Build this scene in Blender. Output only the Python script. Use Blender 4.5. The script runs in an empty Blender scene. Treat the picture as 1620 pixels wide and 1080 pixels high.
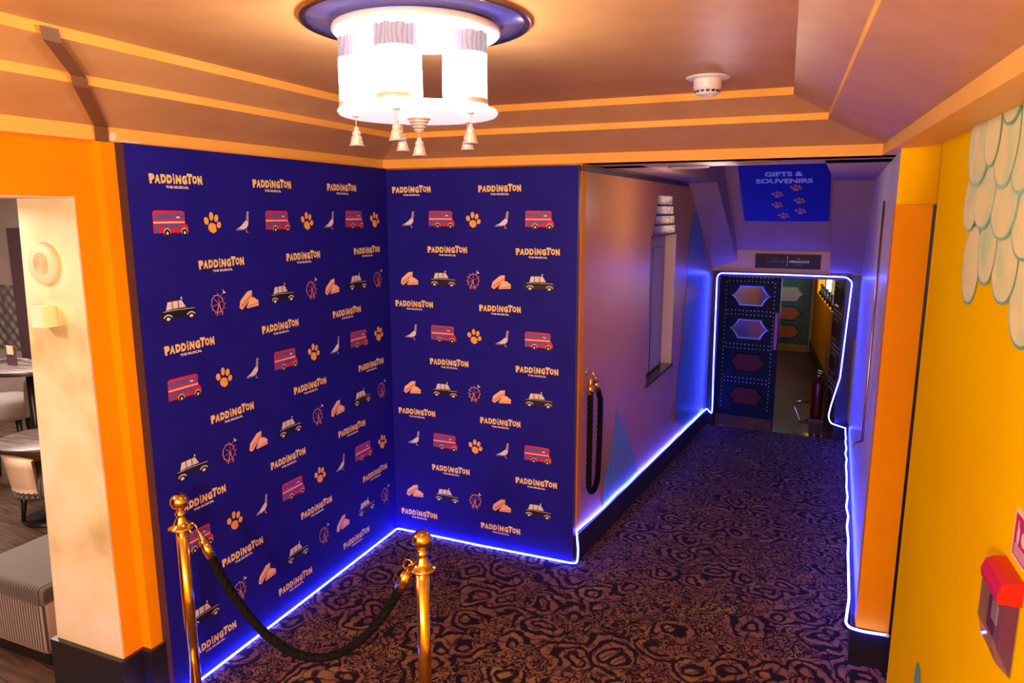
import bpy, bmesh, math, random
from mathutils import Vector, Matrix
random.seed(7)
S = bpy.context.scene
COL = S.collection
PI = math.pi
R = math.radians

# ------------------------------------------------------------------ camera
cam_d = bpy.data.cameras.new('camera')
cam = bpy.data.objects.new('camera', cam_d); COL.objects.link(cam)
cam_d.sensor_width = 36.0
cam_d.lens = 36.0 * 1120.0 / 1620.0
cam_d.clip_start = 0.02
cam.location = (0, 0, 2.24)
cam.rotation_euler = (R(90 - 10.4), 0, 0)
S.camera = cam

# ------------------------------------------------------------------ world and exposure
w = bpy.data.worlds.new('world'); S.world = w; w.use_nodes = True
w.node_tree.nodes['Background'].inputs[0].default_value = (0.9, 0.75, 0.7, 1)
w.node_tree.nodes['Background'].inputs[1].default_value = 0.03
S.view_settings.view_transform = 'Standard'
S.view_settings.look = 'None'
S.view_settings.gamma = 1
S.view_settings.use_curve_mapping = False
S.view_settings.exposure = 0.0

LAMP_E = 24.0        # chandelier glass
LED_E = 66.0         # blue rope light

# ------------------------------------------------------------------ frames
def frame(o, deg):
    a = R(deg); f = (math.sin(a), math.cos(a)); r = (math.cos(a), -math.sin(a))
    return lambda p, q, z=0.0: Vector((o[0] + f[0]*p + r[0]*q, o[1] + f[1]*p + r[1]*q, z))
# L: lobby, a = along the left backdrop (0 in its corner, negative to the viewer), b = out of it
L = frame((-.823, 4.739), 22.7)
# K: corridor, s = down the corridor, t = across from its left wall
K = frame((.41, 4.27), 25)
# W: right wall, p = along (negative to the viewer), q = behind it
WDEG = 20.9
W = frame((1.787, 3.067), WDEG)
def ramp(s): return -max(0.0, s) / 12.0

# ------------------------------------------------------------------ lights of the place, and added lobby fill
def area(name, loc, rot, sx, sy, power, color):
    d = bpy.data.lights.new(name, 'AREA'); d.shape = 'RECTANGLE'; d.size = sx; d.size_y = sy
    d.energy = power; d.color = color
    o = bpy.data.objects.new(name, d); COL.objects.link(o); o.location = loc; o.rotation_euler = rot
    return o
def point(name, loc, power, color, r=.05):
    d = bpy.data.lights.new(name, 'POINT'); d.energy = power; d.color = color; d.shadow_soft_size = r
    o = bpy.data.objects.new(name, d); COL.objects.link(o); o.location = loc
    return o
area('bar_ceiling_light', L(-1.6, -2.0, 2.75), (0, 0, 0), 1.6, 1.6, 85, (1, .86, .76))
area('bar_ceiling_light', L(-0.3, -4.0, 2.75), (0, 0, 0), 1.6, 1.6, 125, (1, .84, .74))
point('bar_downlight', L(-3.0, -1.0, 2.45), 60, (1, .88, .74), .12)
point('lobby_fill', L(-4.9, .8, 1.9), 115, (1, .86, .72), .14)  # unseen fill pair added behind the viewer to brighten the walls
point('lobby_fill', L(-5.2, 2.2, 1.9), 250, (1, .86, .70), .14)
point('corridor_downlight', K(.9, .62, 2.28), 12, (1, .80, .70), .10)
point('far_room_lamp', K(8.2, .3, 1.7), 17, (1, .7, .5), .1)

# ------------------------------------------------------------------ materials
def mat(name, col=(.5,.5,.5), rough=.5, metal=0.0, emis=None, es=0.0, spec=.5, trans=0.0, coat=0.0, sheen=0.0):
    m = bpy.data.materials.new(name); m.use_nodes = True
    b = m.node_tree.nodes['Principled BSDF']
    b.inputs['Base Color'].default_value = (*col, 1)
    b.inputs['Roughness'].default_value = rough
    b.inputs['Metallic'].default_value = metal
    b.inputs['Specular IOR Level'].default_value = spec
    b.inputs['Transmission Weight'].default_value = trans
    b.inputs['Coat Weight'].default_value = coat
    b.inputs['Sheen Weight'].default_value = sheen
    if emis: b.inputs['Emission Color'].default_value = (*emis, 1); b.inputs['Emission Strength'].default_value = es
    return m
def N(m): return m.node_tree.nodes, m.node_tree.links, m.node_tree.nodes['Principled BSDF']
def tex(m, kind, scale=None, vec='Object', mapping=None, **kw):
    n, l, b = N(m)
    t = n.new(kind); tc = n.new('ShaderNodeTexCoord'); mp = n.new('ShaderNodeMapping')
    if mapping: mp.inputs['Scale'].default_value = mapping
    l.new(tc.outputs[vec], mp.inputs['Vector']); l.new(mp.outputs[0], t.inputs['Vector'])
    if scale is not None: t.inputs['Scale'].default_value = scale
    for k, v in kw.items():
        if k in t.inputs: t.inputs[k].default_value = v
    return t
def rampn(m, src, stops, interp='LINEAR'):
    n, l, b = N(m); c = n.new('ShaderNodeValToRGB'); c.color_ramp.interpolation = interp
    e = c.color_ramp.elements
    while len(e) < len(stops): e.new(.5)
    for i, (p, cc) in enumerate(stops):
        e[i].position = p; e[i].color = (*cc, 1)
    l.new(src, c.inputs[0]); return c
def bump(m, src, strength=.1, dist=.01):
    n, l, b = N(m); bp = n.new('ShaderNodeBump'); bp.inputs['Strength'].default_value = strength
    bp.inputs['Distance'].default_value = dist
    l.new(src, bp.inputs['Height']); l.new(bp.outputs[0], b.inputs['Normal'])
def noisy(name, a, bcol, scale=3, rough=.5, mapping=None, bscale=None, bstr=.15, detail=4, lo=.35, hi=.65, **kw):
    m = mat(name, a, rough, **kw); n, l, b = N(m)
    t = tex(m, 'ShaderNodeTexNoise', scale, mapping=mapping, Detail=detail)
    c = rampn(m, t.outputs['Fac'], [(lo, a), (hi, bcol)]); l.new(c.outputs[0], b.inputs['Base Color'])
    if bscale:
        t2 = tex(m, 'ShaderNodeTexNoise', bscale, Detail=3); bump(m, t2.outputs['Fac'], bstr, .003)
    return m
M = {}
M['yellow'] = noisy('yellow_painted_wall', (1.0, .64, .001), (.98, .57, .001), 1.3, .6, bscale=60, bstr=.12, spec=0.0)
M['orange'] = noisy('orange_painted_wall', (.80, .305, .003), (.76, .27, .003), 2, .45, bscale=70, bstr=.1, spec=.02)
M['ceil'] = noisy('tan_orange_ceiling_paint', (.58, .33, .12), (.53, .29, .095), 5, .42, mapping=(1,1,1), bscale=90, bstr=.08, spec=.05)
M['fascia_lit_riser'] = noisy('amber_fascia_lit_riser', (.90, .50, .11), (.86, .45, .08), 4, .4, bscale=90, bstr=.08, spec=.1)  # lighter fascia amber; on the risers it paints lamplight into the colour
M['chipped'] = mat('bare_plaster_chip', (.80, .72, .74), .8)
M['shade_strip'] = noisy('brown_shade_strip', (.16, .065, .012), (.19, .08, .015), 6, .5)  # dark brown carries the shade across the ceiling steps
M['corr'] = noisy('ochre_mural_wall', (.54, .26, .03), (.52, .19, .07), .8, .34, bscale=150, bstr=.35, spec=.2)
M['corr_pale'] = noisy('pale_lilac_wall', (.74, .66, .80), (.70, .60, .74), 1.5, .25, bscale=80, bstr=.1)
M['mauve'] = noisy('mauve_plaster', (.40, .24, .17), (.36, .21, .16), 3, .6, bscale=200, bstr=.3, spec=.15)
M['teal'] = noisy('teal_mural_paint', (.13, .27, .22), (.22, .36, .28), 12, .4, mapping=(3, 3, .8))
M['teal_deep'] = noisy('blue_green_mural_paint', (.04, .17, .22), (.07, .25, .30), 6, .3, mapping=(3, 3, .6))
M['petal'] = noisy('cream_green_mural_paint', (.88, .84, .38), (.50, .76, .42), 9, .6, mapping=(1,1,.7), lo=.45, hi=.8, spec=0.0)
M['petal_line'] = mat('green_mural_outline', (.16, .50, .30), .4)
M['black_skirt'] = mat('black_skirting_gloss', (.012, .011, .016), .28)
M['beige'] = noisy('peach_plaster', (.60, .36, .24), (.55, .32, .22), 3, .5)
M['navy'] = noisy('navy_fabric_print', (.010, .008, .27), (.012, .010, .30), 4, .6, bscale=400, bstr=.1, spec=.15)
M['dark_edge'] = mat('dark_purple_edge', (.045, .018, .03), .5)
M['gold_ink'] = noisy('gold_ink', (.85, .55, .10), (.95, .75, .30), 60, .5)
M['white_ink'] = mat('white_ink', (.80, .76, .78), .5)
M['red_ink'] = mat('red_ink', (.62, .02, .03), .5)
M['blue_ink'] = mat('window_blue_ink', (.09, .11, .50), .5)
M['black_ink'] = mat('black_ink', (.006, .006, .008), .5)
M['paw_ink'] = mat('amber_ink', (.90, .47, .05), .5)
M['grey_ink'] = mat('pigeon_grey_ink', (.40, .33, .36), .5)
M['peach_ink'] = mat('peach_ink', (.92, .62, .36), .5)
M['coral_ink'] = mat('coral_ink', (.80, .30, .12), .5)
M['brass'] = mat('polished_brass', (.86, .58, .16), .16, 1.0)
M['chrome'] = mat('chrome', (.75, .73, .76), .12, 1.0)
M['bronze'] = mat('bronze_rim', (.45, .28, .20), .25, 1.0)
M['rope'] = noisy('black_twisted_rope', (.002, .002, .0025), (.006, .0055, .006), 60, .8, spec=.12)
M['white_plastic'] = mat('white_plastic', (.75, .70, .70), .35)
M['black_plastic'] = mat('black_plastic', (.01, .01, .012), .4)
M['silver_white'] = mat('pale_lacquered_metal', (.80, .74, .80), .3, .1)
M['lit_plate'] = mat('lit_glass_plate', (.8, .76, .82), .3, emis=(1, .92, .97), es=.75)
M['pewter'] = mat('pewter', (.72, .64, .63), .4, .25)
M['mirror_blue'] = mat('blue_mirror_disc', (.16, .17, .52), .22, .35)
M['red_plastic'] = mat('red_plastic', (.62, .01, .008), .3)
M['dark_red'] = mat('dark_red_plastic', (.22, .008, .008), .35)
M['deep_red'] = mat('deep_red_enamel', (.07, .004, .004), .3)
M['clear'] = mat('clear_plastic', (.12, .05, .16), .04); M['clear'].node_tree.nodes['Principled BSDF'].inputs['Alpha'].default_value = .55
M['dark_teal'] = noisy('dark_teal_leather', (.003, .010, .020), (.004, .013, .026), 12, .45, spec=.12)
M['teal_leather'] = noisy('teal_leather', (.012, .085, .085), (.016, .10, .10), 12, .45)
M['stud'] = mat('silver_stud', (.60, .68, .70), .3, .6)
M['mirror'] = mat('mirror_glass', (.62, .60, .60), .08, 1.0)
M['oxblood'] = noisy('oxblood_leather', (.07, .008, .010), (.09, .012, .012), 8, .5, spec=.2)
M['tan_mirror'] = mat('tan_mirror_squares', (.50, .42, .40), .3, .2)
M['rust'] = noisy('rust_leather', (.40, .09, .035), (.45, .11, .045), 8, .45)
M['brown_kick'] = noisy('brown_kick_panel', (.07, .03, .018), (.09, .035, .02), 8, .4)
M['ochre_kick'] = noisy('ochre_kick_panel', (.32, .20, .04), (.28, .17, .03), 8, .4)
M['purple_plate'] = mat('purple_push_plate', (.30, .09, .30), .35)
M['navy_frame'] = mat('navy_door_frame', (.006, .006, .03), .4)
M['silver_leaf'] = noisy('silver_leaf', (.70, .66, .68), (.28, .25, .27), 45, .3, metal=.7, bscale=60, bstr=.6)
M['taupe'] = noisy('taupe_painted_wood', (.46, .33, .27), (.42, .30, .24), 2, .6, spec=.15, mapping=(4, 4, .5))
M['pale_taupe'] = noisy('pale_taupe_wood', (.68, .52, .46), (.62, .47, .42), 2, .4, mapping=(4, 4, .5))
M['dark_sill'] = mat('dark_glossy_sill', (.05, .04, .045), .12)
M['poster_blue'] = mat('royal_blue_print', (.006, .010, .30), .45)
M['poster_text'] = mat('pale_blue_lettering', (.45, .55, .95), .5)
M['orange_ink'] = mat('orange_ink', (.62, .22, .10), .5)
M['sign_dark'] = mat('dark_maroon_sign', (.02, .008, .02), .4, spec=.15)
M['sign_text'] = mat('sign_lettering', (.62, .58, .72), .4)
M['sign_text_dim'] = mat('dim_sign_lettering', (.22, .15, .17), .4)
M['table_edge'] = mat('dark_table_edge', (.03, .02, .022), .35)
M['black_wood'] = mat('black_wood', (.010, .008, .009), .35)
M['grey_velvet'] = noisy('grey_velvet', (.16, .12, .115), (.20, .15, .14), 8, .8, sheen=.3)
M['cream_fabric'] = noisy('cream_leather', (.70, .54, .40), (.64, .48, .35), 6, .6)
M['bar_wall'] = noisy('bar_plaster', (.55, .43, .38), (.48, .37, .33), 2, .5)
M['bar_pink'] = noisy('bar_pink_plaster', (.40, .24, .20), (.46, .29, .25), 2, .6)
M['cream_text'] = mat('menu_card', (.75, .66, .45), .5)
M['plum'] = mat('plum_frame', (.11, .055, .075), .35)
M['cream_plastic'] = mat('cream_plastic', (.66, .54, .36), .5)
M['ring_gold'] = mat('gold_grille', (.50, .32, .15), .6)
M['glow'] = mat('lit_window', (.8, .85, .9), .5, emis=(.75, .92, 1), es=3.5)
M['led'] = mat('blue_led', (.1, .1, .3), .4, emis=(.035, .05, 1.0), es=LED_E)
M['led_cap'] = mat('white_led_cap', (.8, .8, .9), .4)

# carpet: swirling brown and black flowers and rings
m = mat('patterned_carpet', (.2, .1, .06), .95, spec=.1); n, l, b = N(m)
tc = n.new('ShaderNodeTexCoord')
nz = n.new('ShaderNodeTexNoise'); nz.inputs['Scale'].default_value = 5.0; nz.inputs['Detail'].default_value = 2.0
l.new(tc.outputs['Object'], nz.inputs['Vector'])
sub = n.new('ShaderNodeVectorMath'); sub.operation = 'SUBTRACT'; sub.inputs[1].default_value = (.5, .5, .5)
l.new(nz.outputs['Color'], sub.inputs[0])
scl = n.new('ShaderNodeVectorMath'); scl.operation = 'SCALE'; scl.inputs['Scale'].default_value = .20
l.new(sub.outputs[0], scl.inputs[0])
add = n.new('ShaderNodeVectorMath'); l.new(tc.outputs['Object'], add.inputs[0]); l.new(scl.outputs[0], add.inputs[1])
vor = n.new('ShaderNodeTexVoronoi'); vor.inputs['Scale'].default_value = 5.2; vor.voronoi_dimensions = '2D'
l.new(add.outputs[0], vor.inputs['Vector'])
def math_n(op, a, bb=None):
    q = n.new('ShaderNodeMath'); q.operation = op
    for i, v in enumerate((a, bb)):
        if v is None: continue
        if isinstance(v, (int, float)): q.inputs[i].default_value = v
        else: l.new(v, q.inputs[i])
    return q.outputs[0]
rings = math_n('SINE', math_n('MULTIPLY', vor.outputs['Distance'], 21.0))
vor2 = n.new('ShaderNodeTexVoronoi'); vor2.inputs['Scale'].default_value = 12.0; vor2.voronoi_dimensions = '2D'
vor2.feature = 'DISTANCE_TO_EDGE'; l.new(add.outputs[0], vor2.inputs['Vector'])
nz2 = n.new('ShaderNodeTexNoise'); nz2.inputs['Scale'].default_value = 9.0; nz2.inputs['Detail'].default_value = 1.5
nz2.inputs['Distortion'].default_value = 2.5
l.new(tc.outputs['Object'], nz2.inputs['Vector'])
sw = math_n('SINE', math_n('MULTIPLY', nz2.outputs['Fac'], 34.0))
edge = math_n('LESS_THAN', vor2.outputs['Distance'], .055)
sepc = n.new('ShaderNodeSeparateColor'); l.new(vor.outputs['Color'], sepc.inputs[0])
isr = math_n('GREATER_THAN', sepc.outputs[0], .55)
rs = math_n('ADD', math_n('MULTIPLY', isr, math_n('ADD', rings, math_n('MULTIPLY', sw, .35))), math_n('MULTIPLY', math_n('SUBTRACT', 1.0, isr), sw))
f1 = math_n('GREATER_THAN', rs, -.12)
f2 = math_n('MULTIPLY', f1, math_n('SUBTRACT', 1.0, math_n('MULTIPLY', edge, .8)))
nz3 = n.new('ShaderNodeTexNoise'); nz3.inputs['Scale'].default_value = 5.0; l.new(tc.outputs['Object'], nz3.inputs['Vector'])
cr = rampn(m, nz3.outputs['Fac'], [(.35, (.25, .115, .06)), (.5, (.20, .09, .065)), (.65, (.28, .15, .055))])
mx = n.new('ShaderNodeMix'); mx.data_type = 'RGBA'
l.new(f2, mx.inputs['Factor']); mx.inputs[6].default_value = (.018, .010, .012, 1); l.new(cr.outputs[0], mx.inputs[7])
pile = n.new('ShaderNodeTexNoise'); pile.inputs['Scale'].default_value = 260.0; l.new(tc.outputs['Object'], pile.inputs['Vector'])
mul = n.new('ShaderNodeMix'); mul.data_type = 'RGBA'; mul.blend_type = 'MULTIPLY'; mul.inputs['Factor'].default_value = .5
l.new(mx.outputs[2], mul.inputs[6]); l.new(pile.outputs['Color'], mul.inputs[7])
l.new(mx.outputs[2], b.inputs['Base Color']); bump(m, pile.outputs['Fac'], .5, .004)
M['carpet'] = m

# wood planks
def planks(name, a, c, rot):
    m = mat(name, a, .32); n, l, b = N(m)
    tc = n.new('ShaderNodeTexCoord'); mp = n.new('ShaderNodeMapping'); mp.inputs['Rotation'].default_value = (0, 0, R(rot))
    l.new(tc.outputs['Object'], mp.inputs['Vector'])
    br = n.new('ShaderNodeTexBrick'); l.new(mp.outputs[0], br.inputs['Vector'])
    br.inputs['Color1'].default_value = (*a, 1); br.inputs['Color2'].default_value = (*c, 1)
    br.inputs['Mortar'].default_value = (.02, .012, .01, 1); br.inputs['Scale'].default_value = 1
    br.inputs['Brick Width'].default_value = 1.3; br.inputs['Row Height'].default_value = .16; br.inputs['Mortar Size'].default_value = .003
    gr = n.new('ShaderNodeTexNoise'); gr.inputs['Scale'].default_value = 4; gr.inputs['Detail'].default_value = 6
    mp2 = n.new('ShaderNodeMapping'); mp2.inputs['Scale'].default_value = (1, 9, 1); l.new(mp.outputs[0], mp2.inputs['Vector'])
    l.new(mp2.outputs[0], gr.inputs['Vector'])
    cr = rampn(m, gr.outputs['Fac'], [(.3, (.35, .35, .35)), (.7, (1.3, 1.3, 1.3))])
    mu = n.new('ShaderNodeMix'); mu.data_type = 'RGBA'; mu.blend_type = 'MULTIPLY'; mu.inputs['Factor'].default_value = 1
    l.new(br.outputs['Color'], mu.inputs[6]); l.new(cr.outputs[0], mu.inputs[7]); l.new(mu.outputs[2], b.inputs['Base Color'])
    return m
M['planks'] = planks('brown_wood_planks', (.13, .07, .045), (.08, .042, .028), 30)
M['planks_far'] = planks('grey_brown_wood_planks', (.13, .055, .04), (.07, .025, .02), 68)
M['tabletop'] = planks('table_wood', (.20, .14, .13), (.17, .12, .11), 20)

# brushed gold leaf of the opening's jamb
m = mat('brushed_gold_leaf', (.8, .68, .4), .38, .25); n, l, b = N(m)
t = tex(m, 'ShaderNodeTexNoise', 2.2, Detail=6); c = rampn(m, t.outputs['Fac'], [(.33, (.58, .47, .24)), (.46, (.84, .74, .48)), (.6, (.92, .86, .68))])
l.new(c.outputs[0], b.inputs['Base Color'])
br = tex(m, 'ShaderNodeTexNoise', 12, Detail=5); bump(m, br.outputs['Fac'], .12, .006)
M['gold_leaf'] = m

# striped upholstery
def stripes(name, a, c, scale, rot=(0,0,0)):
    m = mat(name, a, .8, sheen=.2); n, l, b = N(m)
    tc = n.new('ShaderNodeTexCoord'); mp = n.new('ShaderNodeMapping'); mp.inputs['Rotation'].default_value = rot
    l.new(tc.outputs['Object'], mp.inputs['Vector'])
    wv = n.new('ShaderNodeTexWave'); wv.inputs['Scale'].default_value = scale; l.new(mp.outputs[0], wv.inputs['Vector'])
    cc = rampn(m, wv.outputs['Fac'], [(.35, a), (.5, c)]); l.new(cc.outputs[0], b.inputs['Base Color']); return m
M['stripe'] = stripes('pinstripe_upholstery', (.025, .017, .02), (.25, .19, .17), 16, (0, 0, R(22.7)))
M['stripe_dark'] = stripes('dark_pinstripe_upholstery', (.03, .02, .023), (.095, .07, .068), 16, (0, 0, R(22.7)))

# quilted silver panel
m = mat('quilted_silver_panel', (.55, .50, .48), .3, .5); n, l, b = N(m)
tc = n.new('ShaderNodeTexCoord'); mp = n.new('ShaderNodeMapping'); mp.inputs['Rotation'].default_value = (0, R(45), 0)
l.new(tc.outputs['Object'], mp.inputs['Vector'])
ck = n.new('ShaderNodeTexVoronoi'); ck.inputs['Scale'].default_value = 9; ck.inputs['Randomness'].default_value = .15
l.new(mp.outputs[0], ck.inputs['Vector']); bump(m, ck.outputs['Distance'], 1.0, .05)
cc = rampn(m, ck.outputs['Distance'], [(.1, (.70, .66, .64)), (.6, (.30, .26, .25))]); l.new(cc.outputs[0], b.inputs['Base Color'])
M['quilt'] = m

# chandelier glass: lit shade with a wavy relief
m = mat('lit_frosted_glass', (.85, .82, .9), .3, emis=(1, .90, .92), es=LAMP_E); n, l, b = N(m)
wv = tex(m, 'ShaderNodeTexWave', 26, mapping=(1, 1, .6)); wv.inputs['Distortion'].default_value = 6.0; wv.inputs['Detail'].default_value = 1.0
bump(m, wv.outputs['Fac'], .6, .004)
M['lampglass'] = m
m = mat('upper_frosted_glass', (.2, .18, .26), .35, emis=(.92, .86, 1), es=.42, spec=.1); n, l, b = N(m)
wv = tex(m, 'ShaderNodeTexWave', 26, mapping=(1, 1, .6)); wv.inputs['Distortion'].default_value = 7.0
cc = rampn(m, wv.outputs['Fac'], [(.2, (.55, .48, .68)), (.6, (.90, .85, .98))]); l.new(cc.outputs[0], b.inputs['Emission Color'])
M['lampglass_top'] = m

# ------------------------------------------------------------------ mesh builder
class MB:
    def __init__(self): self.v = []; self.f = []; self.mi = []; self.mats = []; self.sm = []
    def m(self, mt):
        if mt not in self.mats: self.mats.append(mt)
        return self.mats.index(mt)
    def poly(self, pts, mt, smooth=False):
        i = len(self.v); self.v += [Vector(p) for p in pts]; self.f.append(tuple(range(i, i + len(pts)))); self.mi.append(self.m(mt)); self.sm.append(smooth)
    def faces(self, vs, fs, mt, smooth=False):
        i = len(self.v); self.v += [Vector(p) for p in vs]; k = self.m(mt)
        for f in fs: self.f.append(tuple(i + j for j in f)); self.mi.append(k); self.sm.append(smooth)
    def box8(self, lo, hi, mt):     # lo, hi: four points each, same order
        v = list(lo) + list(hi)
        self.faces(v, [(3,2,1,0), (4,5,6,7), (0,1,5,4), (1,2,6,5), (2,3,7,6), (3,0,4,7)], mt)
    def fbox(self, F, a0, a1, b0, b1, z0, z1, mt, za=None):   # box in a frame; za: z offset function of a
        q = za or (lambda s: 0)
        c = [(a0,b0), (a1,b0), (a1,b1), (a0,b1)]
        self.box8([F(a, b_, z0 + q(a)) for a, b_ in c], [F(a, b_, z1 + q(a)) for a, b_ in c], mt)
    def box(self, c, s, mt, rz=0, bev=0):
        bm = bmesh.new(); bmesh.ops.create_cube(bm, size=1)
        for v in bm.verts: v.co = Vector((v.co.x*s[0], v.co.y*s[1], v.co.z*s[2]))
        if bev: bmesh.ops.bevel(bm, geom=bm.edges[:], offset=bev, segments=3, affect='EDGES', profile=.5)
        mt4 = Matrix.Translation(c) @ Matrix.Rotation(rz, 4, 'Z')
        self.bm(bm, mt4, mt, smooth=False)
    def bm(self, bm, mx4, mt, smooth=False):
        bm.verts.index_update()
        self.faces([mx4 @ v.co for v in bm.verts], [[v.index for v in f.verts] for f in bm.faces], mt, smooth); bm.free()
    def lathe(self, c, prof, mt, n=32, mx4=None, smooth=True, caps=True):
        vs = []; fs = []
        for (r, z) in prof:
            for k in range(n):
                a = 2*PI*k/n; p = Vector((r*math.cos(a), r*math.sin(a), z))
                vs.append((mx4 @ p) if mx4 else (Vector(c) + p))
        for i in range(len(prof) - 1):
            for k in range(n):
                fs.append((i*n+k, i*n+(k+1) % n, (i+1)*n+(k+1) % n, (i+1)*n+k))
        if caps:
            if prof[0][0] > 1e-5: fs.append(tuple(range(n-1, -1, -1)))
            if prof[-1][0] > 1e-5: fs.append(tuple((len(prof)-1)*n + k for k in range(n)))
        self.faces(vs, fs, mt, smooth)
    def tube(self, pts, r, mt, n=10, twist=0, lobes=0, amp=.1, closed=False, smooth=True):
        pts = [Vector(p) for p in pts]; vs = []; fs = []; up = Vector((0, 0, 1)); prev = None; dist = 0
        for i, p in enumerate(pts):
            t = (pts[min(i+1, len(pts)-1)] - pts[max(i-1, 0)]).normalized()
            if prev is None:
                a = t.cross(up)
                if a.length < .1: a = t.cross(Vector((1, 0, 0)))
                a.normalize()
            else:
                a = (prev - t * prev.dot(t)).normalized()
            prev = a; b_ = t.cross(a)
            if i: dist += (p - pts[i-1]).length
            rr = r(i/(len(pts)-1)) if callable(r) else r
            for k in range(n):
                th = 2*PI*k/n
                q = rr * (1 + (amp*abs(math.cos(lobes*.5*(th - twist*dist))) if lobes else 0))
                vs.append(p + a*(q*math.cos(th)) + b_*(q*math.sin(th)))
        for i in range(len(pts)-1):
            for k in range(n): fs.append((i*n+k, i*n+(k+1) % n, (i+1)*n+(k+1) % n, (i+1)*n+k))
        fs.append(tuple(range(n-1, -1, -1))); fs.append(tuple((len(pts)-1)*n+k for k in range(n)))
        self.faces(vs, fs, mt, smooth)
    def sphere(self, c, r, mt, n=24, sc=(1,1,1)):
        bm = bmesh.new(); bmesh.ops.create_uvsphere(bm, u_segments=n, v_segments=max(6, n//2), radius=r)
        self.bm(bm, Matrix.Translation(c) @ Matrix.Diagonal((*sc, 1)), mt, True)
    def build(self, name, parent=None, label=None, cat=None, group=None, kind=None, origin=None, wn=False):
        me = bpy.data.meshes.new(name); o = Vector(origin) if origin is not None else Vector((0, 0, 0))
        me.from_pydata([tuple(v - o) for v in self.v], [], self.f)
        for mt in self.mats: me.materials.append(M[mt])
        me.polygons.foreach_set('material_index', self.mi); me.polygons.foreach_set('use_smooth', self.sm)
        bm = bmesh.new(); bm.from_mesh(me); bmesh.ops.remove_doubles(bm, verts=bm.verts, dist=1e-5)
        bm.to_mesh(me); bm.free(); me.update()
        ob = bpy.data.objects.new(name, me); COL.objects.link(ob); ob.location = o
        if parent is not None:
            ob.parent = parent; ob.location = o - PW(parent)
        props(ob, label, cat, group, kind)
        return ob
def PW(p):
    v = Vector(p.location); q = p.parent
    while q is not None: v = v + Vector(q.location); q = q.parent
    return v
def props(ob, label=None, cat=None, group=None, kind=None):
    for k, v in (('label', label), ('category', cat), ('group', group), ('kind', kind)):
        if v: ob[k] = v
def empty(name, loc, label, cat, group=None):
    o = bpy.data.objects.new(name, None); COL.objects.link(o); o.location = loc; o.empty_display_size = .05
    props(o, label, cat, group); return o
def one(fn, name, parent=None, **kw):
    b_ = MB(); fn(b_); return b_.build(name, parent, **kw)
def dup_tree(src, delta, label=None, parent=None):
    c = src.copy(); COL.objects.link(c)
    if parent is None: c.location = src.location + Vector(delta)
    else: c.parent = parent
    if label: c['label'] = label
    for ch in [o for o in list(COL.objects) if o.parent == src]: dup_tree(ch, delta, None, c)
    return c

# ================================================================== THE SETTING
# floors
b = MB()
b.poly([L(-7, -.1, 0), L(-7, 4.0, 0), L(-.3, 4.0, 0), L(0.9, 2.9, 0), K(0, 1.75, 0), K(0, -.1, 0), L(.1, -.05, 0), L(-2.0, -.1, 0)], 'carpet')
b.poly([K(0, -.1, 0), K(0, 1.75, 0), K(4.85, 1.75, ramp(4.85)), K(4.85, -.1, ramp(4.85))], 'carpet')
b.build('floor', kind='structure')
one(lambda b: b.poly([L(-7, -9, 0), L(-7, -.1, 0), L(-2.0, -.1, 0), L(5, -.1, 0), L(5, -9, 0)], 'planks'), 'floor_bar', kind='structure')
b = MB(); b.poly([K(4.85, -2.5, -.405), K(4.85, 2.2, -.405), K(13, 2.2, -.405), K(13, -2.5, -.405)], 'planks_far')
b.build('floor_far', kind='structure')

# left wall: wall with an opening to the bar, stepping out towards the backdrop
b = MB()
ZT = 2.56
b.fbox(L, -5.2, -2.094, -.63, -.1, 2.30, ZT, 'orange')                   # lintel
b.fbox(L, -7, -5.2, -.63, -.1, 0, ZT, 'orange')                          # beyond the opening, behind the viewer
b.fbox(L, -2.094, -2.0, -.43, -.1, 0, ZT, 'orange')                      # pier
b.fbox(L, -2.0, .25, -.43, -.047, 0, ZT, 'orange')
wl = b.build('wall_left', kind='structure')
b = MB()
b.box8([L(-2.102, -.101, .285), L(-2.0945, -.101, .285), L(-2.0, -.51, .285), L(-2.102, -.53, .285)], [L(-2.102, -.101, 2.298), L(-2.0945, -.101, 2.298), L(-2.0, -.42, 2.298), L(-2.102, -.435, 2.298)], 'gold_leaf')
b.build('jamb_facing', wl)
b = MB()
b.fbox(L, -5.18, -2.10, -.62, -.11, 2.292, 2.2995, 'cream_fabric')
b.build('lintel_soffit', wl)
b = MB()
b.fbox(L, -2.125, -1.985, -.55, -.082, 0, .285, 'black_skirt')
b.fbox(L, -2.02, -1.939, -.08, -.028, 0, .285, 'black_skirt')
b.build('baseboard_left', kind='structure')

# wall behind the right backdrop: pier end shows orange beside it
b = MB()
b.fbox(L, .042, .25, -.05, 1.322, 0, ZT, 'orange')
b.build('wall_back', kind='structure')

# corridor left wall with a niche
b = MB()
def corr_quad(s0, s1, z0f, z1f, mt='corr'):
    b.poly([K(s0, 0, z0f(s0)), K(s1, 0, z0f(s1)), K(s1, 0, z1f(s1)), K(s0, 0, z1f(s0))], mt)
top = lambda s: 2.50
NS0, NS1, NZ0, NZ1 = 1.70, 2.66, .80, 2.04
corr_quad(-.02, NS0, ramp, top)
corr_quad(NS0, NS1, ramp, lambda s: NZ0)
NX = .30
steps = [(1.76, 2.59), (1.81, 2.54), (1.86, 2.49), (1.90, 2.44)]
zc = NZ1
for i, (q0, q1) in enumerate(steps):
    z2 = zc + .083
    corr_quad(NS0, q0, lambda s: zc, lambda s: z2); corr_quad(q1, NS1, lambda s: zc, lambda s: z2)
    zc = z2
corr_quad(NS0, NS1, lambda s: zc, top)
corr_quad(NS1, 4.86, ramp, top)
b.poly([K(-.02, -.001, 0), K(-.02, -.001, 2.5), K(-.02, -.2, 2.5), K(-.02, -.2, 0)], 'orange')
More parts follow.
